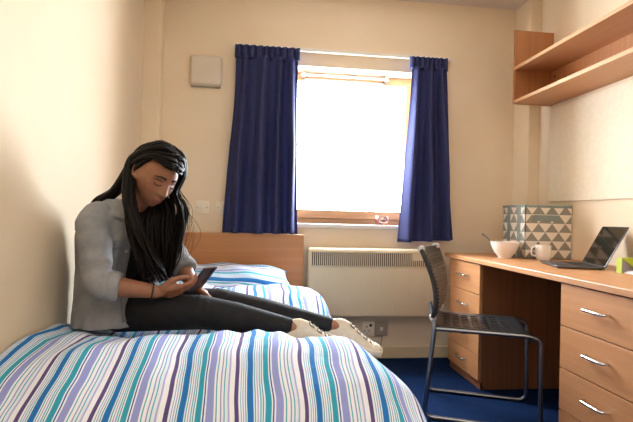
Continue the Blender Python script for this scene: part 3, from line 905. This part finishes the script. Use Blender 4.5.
# ---- clothes
j = MB()
j.ell(PEL, .098, .142, .094, TB); j.ell(SPN-V((0, 0, .06)), .090, .130, .08, TB)
for hp, kn, an in ((HPR, KNR, ANR), (HPL, KNL, ANL)):
    an2 = kn.lerp(an, .92)
    j.cone(hp, kn, .080, .062, 24); c1 = kn.lerp(an, .35); j.cone(kn, c1, .060, .057, 22); j.cone(c1, an2, .057, .0345, 22)
    for i in range(4):
        q = kn.lerp(an, .0+.03*i-.05); 
        j.tube([q+V((0, math.cos(a)*.060, math.sin(a)*.060)) for a in [PI*2*k/16 for k in range(16)]], .004, 6, closed=True)
jeans = link_mesh('jeans', remeshed(j, .006, 3, .5), 'jeans', pr)
t = MB()
t.ell(SPN, .098, .136, .14, TB); t.ell(CHS, .112, .150, .135, TB); t.ell(PEL+V((0, 0, .06)), .100, .146, .085, TB)
for s in (-1, 1): t.ell(CHS+FT*.066+RT*.062*s-UP*.02, .056, .060, .060, TB)
t.cone(NKB-V((0, 0, .035)), SHR, .048, .045); t.cone(NKB-V((0, 0, .035)), SHL, .048, .045)
link_mesh('t_shirt', remeshed(t, .006, 2, .5), 'tee', pr)

# open overshirt: shell round the back with an open front, sleeves to the elbow
sh_ = MB()
LV = [(.530, .128, .178, PEL+V((.050, -.045, 0))), (.63, .120, .172, PEL+V((.046, -.036, .045))), (.72, .120, .164, SPN+V((.036, -.022, 0))), (.80, .134, .166, SPN.lerp(CHS, .5)+V((.032, -.018, 0))), (.875, .142, .166, CHS+FT*.025), (.93, .124, .160, CHS.lerp(NKB, .55)), (.962, .100, .145, CHS.lerp(NKB, .85)), (.985, .080, .100, NKB), (1.0, .068, .070, NKB+V((.012, -.006, .02)))]
def ring(i_f):
    i = min(int(i_f), len(LV)-2); f = i_f-i
    A, B = LV[i], LV[i+1]
    return A[0]+(B[0]-A[0])*f, A[1]+(B[1]-A[1])*f, A[2]+(B[2]-A[2])*f, A[3].lerp(B[3], f)
def shell(u, v, grow=0.0):
    z, rx, ry, c = ring(v*(len(LV)-1)*.9999)
    op = .40 + .06*math.sin(3*v) + (.10 if v > .85 else 0)       # half opening angle at the front
    a = op+(2*PI-2*op)*u
    fold = .004*math.sin(9*a+6*v)*(1-.5*v)+.003*math.sin(17*a-11*v)
    flare = .010*max(0, .25-v)/.25
    rx += grow+fold+flare; ry += grow+fold+flare
    p = V((c.x, c.y, z)) + FT*(rx*math.cos(a)) - RT*(ry*math.sin(a))
    if p.x < -.733: p.x = -.733+.0
    return p
N, Mv = 70, 40
outer = [[shell(i/(N-1), k/(Mv-1), .004) for i in range(N)] for k in range(Mv)]
inner = [[shell(i/(N-1), k/(Mv-1), -.010) for i in range(N)] for k in range(Mv)]
vo = [[sh_.bm.verts.new(p) for p in r] for r in outer]; vi = [[sh_.bm.verts.new(p) for p in r] for r in inner]
for k in range(Mv-1):
    for i in range(N-1):
        sh_.bm.faces.new((vo[k][i], vo[k][i+1], vo[k+1][i+1], vo[k+1][i])); sh_.bm.faces.new((vi[k][i+1], vi[k][i], vi[k+1][i], vi[k+1][i+1]))
    sh_.bm.faces.new((vo[k][0], vo[k+1][0], vi[k+1][0], vi[k][0])); sh_.bm.faces.new((vo[k+1][-1], vo[k][-1], vi[k][-1], vi[k+1][-1]))
for i in range(N-1):
    sh_.bm.faces.new((vo[0][i+1], vo[0][i], vi[0][i], vi[0][i+1])); sh_.bm.faces.new((vo[-1][i], vo[-1][i+1], vi[-1][i+1], vi[-1][i]))
def sleeve(sh0, el, wr, top):
    d = (el-sh0).normalized(); fd = (wr-el).normalized()
    pts = catmull([top, sh0+V((0, 0, .004)), sh0.lerp(el, .5), el-d*.01, el+fd*.055], 6)
    n = len(pts); rs = []
    for i in range(n):
        f = i/(n-1); r = .052+.009*math.sin(PI*min(1, f*1.4)) - .004*f
        r += .0035*math.sin(i*1.9)*(f > .15)
        rs.append(r)
    sh_.tube(pts, rs, 22)
    # rolled cuff
    cpts = [el+fd*.035, el+fd*.048, el+fd*.066, el+fd*.072]
    sh_.tube(cpts, [.053, .057, .055, .049], 22)
sleeve(SHR, ELR, WRR, NKB.lerp(SHR, .45)-V((0, 0, .012))); sleeve(SHL, ELL, WRL, NKB.lerp(SHL, .45)-V((0, 0, .012)))
shirt = link_mesh('denim_shirt', remeshed(sh_, .0052, 5, .5), 'denim_shirt', pr)
# collar, pocket, front bands, buttons
m = MB()
def collar(u, v):
    a = .75+(2*PI-1.5)*u
    c = NKB+V((.012, -.006, .022)); lean = .055*v
    return c + FT*((.070+lean*.9)*math.cos(a)) - RT*((.074+lean)*math.sin(a)) + UP*(.030*math.sin(PI*(.25+.75*v))-.030*v - .030*math.cos(a)*v)
m.grid(collar, 50, 8); m.build('collar', 'denim_shirt', shirt, mods=[('SOLIDIFY', dict(thickness=.006))])
for u in (0.0, 1.0):
    m = MB(); m.grid(lambda a, v, u=u: shell(abs(u-.030*a), .03+.93*v, .0085), 6, 50)
    m.build('front_band', 'denim_seam', shirt, mods=[('SOLIDIFY', dict(thickness=.003, offset=0))])
for k in range(6):
    p = shell(1-.015, .12+.14*k, .011); MB().ell(p, .0055, .0055, .0055, sub=2).build('button', 'plate_grey', shirt)
m = MB(); m.grid(lambda a, v: shell(1-.046-.078*a, .27+.17*v, .0105), 10, 10); m.build('chest_pocket', 'denim_shirt', shirt, mods=[('SOLIDIFY', dict(thickness=.003, offset=0))])
m = MB(); m.grid(lambda a, v: shell(1-.043-.084*a, .425+.045*v-.02*(1-abs(2*a-1))*(1-v), .014), 10, 5); m.build('pocket_flap', 'denim_seam', shirt, mods=[('SOLIDIFY', dict(thickness=.003, offset=0))])

# bracelet and ring
fd = (WRR-ELR).normalized()
def loop_round(c, d, r, n=24):
    d = V(d).normalized(); a = d.orthogonal().normalized(); b_ = d.cross(a)
    return [c+a*r*math.cos(2*PI*k/n)+b_*r*math.sin(2*PI*k/n) for k in range(n)]
m = MB(); m.tube(loop_round(WRR-fd*.012, fd, .0275), .0032, 8, closed=True); m.build('bracelet', 'dark', pr)

# ---- shoes
def shoe(an, toe, name):
    s = MB(); d = (toe-an); d.z -= .0; d.normalize()
    side = d.cross(UP).normalized(); up = side.cross(d)
    B3 = Matrix((d, side, up)).transposed()
    heel = an - d*.045 - up*.048
    def Q(x, y, z): return heel + B3 @ V((x, y, z))
    L = .245
    prof = [(0, .026, .060), (.02, .033, .078), (.05, .036, .088), (.08, .036, .084), (.11, .037, .070), (.14, .040, .057), (.17, .042, .047), (.20, .040, .040), (.225, .032, .034), (.243, .016, .024)]
    def up_fn(u, v):
        i = v*(len(prof)-1)*.9999; k = int(i); f = i-k
        x = prof[k][0]+(prof[k+1][0]-prof[k][0])*f; wd = prof[k][1]+(prof[k+1][1]-prof[k][1])*f; h = prof[k][2]+(prof[k+1][2]-prof[k][2])*f
        a = 2*PI*u
        cy, sz = math.cos(a), math.sin(a)
        return Q(x, wd*(abs(cy)**.8)*(1 if cy > 0 else -1)*(1-.25*max(0, sz)), .014+(h-.014)*(max(0, sz)**.75) - .006*max(0, -sz))
    s.grid(up_fn, 32, 34, closed_u=True)
    root = s.build(name, 'canvas', pr, mods=[('SOLIDIFY', dict(thickness=.003))])
    so_ = MB()
    def sole(u, v):
        i = (v*(len(prof)-1))*.9999; k = int(i); f = i-k
        x = prof[k][0]+(prof[k+1][0]-prof[k][0])*f; wd = prof[k][1]+(prof[k+1][1]-prof[k][1])*f+.004
        a = 2*PI*u; cy, sz = math.cos(a), math.sin(a)
        return Q(x*1.02-.003, wd*(1 if cy > 0 else -1)*abs(cy)**.35, .009+.013*(1 if sz > 0 else -1)*abs(sz)**.4)
    so_.grid(sole, 32, 34, closed_u=True); so_.build('rubber_sole', 'rubber', root)
    tc = MB(); tc.grid(lambda u, v: up_fn(u*.5, .80+.199*v) + up*.0035, 20, 12); tc.build('toe_cap', 'rubber', root, mods=[('SOLIDIFY', dict(thickness=.003))])
    la_ = MB()
    def top(x, y):
        i = 0
        while i < len(prof)-2 and prof[i+1][0] < x: i += 1
        f = (x-prof[i][0])/(prof[i+1][0]-prof[i][0]); h = prof[i][2]+(prof[i+1][2]-prof[i][2])*f
        return Q(x, y, h+.003-y*y*14)
    zz = []
    for k in range(7):
        x0 = .086+.016*k
        for y0 in ((-.018, 0, .018) if k % 2 == 0 else (.018, 0, -.018)): zz.append(top(x0+.004*abs(y0)/.018, y0))
        zz.append(top(x0+.010, zz and (.019 if k % 2 == 0 else -.019)))
    la_.tube(zz, .003, 6)
    la_.build('laces', 'lace', root)
    hp_ = MB(); hp_.box(-.004, .003, -.010, .010, .045, .075, .002); hp_.bm.transform(Matrix.Translation(heel) @ B3.to_4x4()); hp_.build('heel_tab', 'green', root)
    return root
shoe(ANR, TOER, 'sneaker'); shoe(ANL, TOEL, 'sneaker')

# ---- hair
hr = MB()
# scalp shell with a side hairline
def scalp(u, v):
    a = 2*PI*u; e = PI/2 - v*(PI*.5+.55)
    n = V((math.cos(a)*math.cos(e), math.sin(a)*math.cos(e), math.sin(e)))
    front = n.y
    # keep the face free: pull the rim back above the forehead and around the ears
    lim = .575 if front > .35 else (.575-(.35-front)*1.35)
    if n.z < lim and front > -.35:
        q = math.sqrt(max(1e-6, 1-lim*lim)); h = math.hypot(n.x, n.y)
        n = V((n.x/h*q, n.y/h*q, lim)) if h > 1e-4 else n
    p = head_pt(n); s = 1
    return H(p + V(n).normalized()*(.013-.009*max(0, (v-.72)/.28)))
hr.grid(scalp, 60, 30, closed_u=True)
rnd = random.Random(5)
def lock(ctrl, r, jit, spread, n=7, tip=.35):
    ax, bx, cx = [rnd.gauss(0, 1) for _ in range(3)]
    pts = []
    L = len(ctrl)
    for i, p in enumerate(ctrl):
        f = i/(L-1); sp = jit+(spread-jit)*f
        pts.append(V(p)+V((ax*sp*.9, bx*sp, cx*sp*.55+rnd.gauss(0, .002))))
    pts = catmull(pts, n); N_ = len(pts)
    w0 = rnd.uniform(0, 6)
    pts = [p+V((.0035*math.sin(w0+i*.55), .003*math.cos(w0*1.3+i*.47), 0))*(i/N_) for i, p in enumerate(pts)]
    hr.tube(pts, [r*(.75+.35*math.sin(PI*min(1, i/N_*1.3)))*(1 if i/N_ < .7 else 1-(1-tip)*((i/N_-.7)/.3)) for i in range(N_)], 6, flat=(1, .6))
def S_(x, y, z, o=.012):
    n = V((x, y, z)).normalized(); return H(head_pt(n)+n*o)
# her right side: combed from the parting back over the ear, then down in front of the shoulder
for k in range(60):
    f = k/59; y0 = .50-.75*f
    ctrl = [S_(.12, y0, .88, .012), S_(-.45, y0*.55-.05, .82, .016), S_(-.88, -.26-.16*f, .42, .014), S_(-.90, -.50-.12*f, -.05, .016),
            V((-.470+.01*f, 1.785, 1.00)), V((-.452+.035*f, 1.770-.01*f, .90)), V((-.425+.055*f, 1.768+.01*f, .80)), V((-.405+.07*f, 1.785+.02*f, .715+.03*rnd.random()))]
    lock(ctrl, .0085, .004, .014)
# her left side: falls past the far cheek and down the chest
for k in range(56):
    f = k/55; y0 = .52-.7*f
    ctrl = [S_(.14, y0, .88, .012), S_(.55, .42-.3*f, .74, .018), S_(.90, .30-.35*f, .30, .022), S_(.94, .22-.35*f, -.25, .030),
            V((-.292, 1.852+.05*f, .975)), V((-.296-.02*f, 1.86+.05*f, .88)), V((-.315-.035*f, 1.868+.04*f, .785)), V((-.335-.04*f, 1.872+.03*f, .70+.03*rnd.random()))]
    lock(ctrl, .0085, .004, .013)
# inner mass behind the chin, over the chest
for k in range(44):
    f = k/43; x = -.450+.120*f
    ctrl = [S_(-.75+1.5*f, -.55, -.35, .008), V((x, 1.895, .985)), V((x+.006, 1.855+.02*f, .92)), V((x+.012, 1.832+.035*f, .82)), V((x+.008, 1.832+.035*f, .715+.03*rnd.random()))]
    lock(ctrl, .008, .004, .012)
# back: sweeps behind the near shoulder
for k in range(44):
    f = k/43
    ctrl = [S_(.05-.1*f, -.05-.5*f, .9, .012), S_(-.45+.5*f, -.75, .55, .018), S_(-.62+.8*f, -.80, -.05, .022), V((-.545-.01*f, 1.875+.07*f, 1.045)), V((-.60, 1.875+.08*f, 1.005)), V((-.640, 1.885+.08*f, .965-.01*f)), V((-.690, 1.93+.06*f, .90))]
    lock(ctrl, .008, .004, .012)
# combed strands over the crown, from the parting to both sides
for k in range(60):
    f = k/59; y0 = .84-1.59*f; z0 = math.sqrt(max(.16, 1-y0*y0-.012))
    for sx in (-1, 1):
        ctrl = [S_(.11, y0, z0, .011), S_(.11+sx*.36, y0*.90-.02, z0*.88, .0145), S_(sx*.78, y0*.50-.14, .56, .0150), S_(sx*.92, y0*.25-.34, .22, .015), S_(sx*.86, -.52, -.12, .014)]
        lock(ctrl, .0056, .002, .003, 6)
# loose fly-away strands
for k in range(16):
    ctrl = [S_(.6, .3*rnd.random(), .6, .014), S_(.95, .1, -.1, .03), V((-.275+rnd.gauss(0, .008), 1.87, .98)), V((-.272+rnd.gauss(0, .014), 1.88, .88)), V((-.285+rnd.gauss(0, .015), 1.885, .78))]
    lock(ctrl, .0012, .003, .010)
hr.build('hair', 'hair', pr, angle=0)

# ---- phone resting in the right hand
PC = V((-.212, 1.893, .708)); pa = V((.52, -.45, .72)).normalized(); pn = V((-.546, .46, .68)); pn = (pn-pa*pn.dot(pa)).normalized(); pb = pn.cross(pa)
PM = Matrix.Translation(PC) @ Matrix((pa, pb, pn)).transposed().to_4x4()
ph = thing('phone', 'dark smartphone held in the right hand of the woman', 'phone', PC)
def ploc(mb): mb.bm.transform(PM); return mb
ploc(MB().box(-.070, .070, -.035, .035, -.0042, .0034, .0035, 3)).build('phone_case', 'phone', ph)
ploc(MB().box(-.066, .066, -.0305, .0305, .0032, .0044, .0008)).build('phone_screen', 'glass_dark', ph)
ploc(MB().box(.040, .062, .006, .028, -.0060, -.0040, .0015)).build('camera_bump', 'dark', ph)

# ------------------------------------------------------------------ light, sky, camera
W = bpy.data.worlds.new('sky'); S.world = W; W.use_nodes = True
nt = W.node_tree; bg = nt.nodes['Background']
tc = nd(nt, 'ShaderNodeTexCoord'); sx = nd(nt, 'ShaderNodeSeparateXYZ'); nt.links.new(tc.outputs['Generated'], sx.inputs[0])
rp = nd(nt, 'ShaderNodeValToRGB'); rp.color_ramp.elements[0].position = .0; rp.color_ramp.elements[0].color = (.67, .74, .80, 1)
rp.color_ramp.elements[1].position = .6; rp.color_ramp.elements[1].color = (.85, .93, 1, 1)
nt.links.new(sx.outputs['Z'], rp.inputs['Fac']); nt.links.new(rp.outputs['Color'], bg.inputs['Color'])
bg.inputs['Strength'].default_value = SKY

def area(name, loc, rot, sx, sy, energy, color, portal=False):
    l = bpy.data.lights.new(name, 'AREA'); l.shape = 'RECTANGLE'; l.size = sx; l.size_y = sy; l.energy = energy; l.color = color
    o = bpy.data.objects.new(name, l); COL.objects.link(o); o.location = loc; o.rotation_euler = rot
    if portal: l.cycles.is_portal = True
    return o
area('window_portal', ((gx0+gx1)/2, 3.46, (gz0+gz1)/2), (-PI/2, 0, 0), 1.1, 1.3, 1, (1, 1, 1), True)
area('room_fill', (.55, .1, ZC-.05), (0, 0, 0), FILL_S, FILL_S, FILL, (1, .92, .82))  # added soft fill from above, brightens the room from behind the camera

cam = bpy.data.cameras.new('camera'); co = bpy.data.objects.new('camera', cam); COL.objects.link(co)
cam.sensor_width = 36; cam.sensor_fit = 'HORIZONTAL'; cam.lens = 474/633*36; cam.clip_start = .02
r_ = V((.9922248, -.121768, .02573916)); d_ = V((.02690693, .00795533, -.99960629)); f_ = V((.12151529, .99252671, .01116987))
M4 = Matrix((r_, -d_, -f_)).transposed().to_4x4(); M4.translation = V((0, 0, .965))
co.matrix_world = M4
S.camera = co
vs = S.view_settings; vs.view_transform = 'Standard'; vs.look = 'None'; vs.gamma = 1; vs.exposure = EXPO; vs.use_curve_mapping = False
S.cycles.max_bounces = 10; S.cycles.diffuse_bounces = 6; S.cycles.transparent_max_bounces = 12
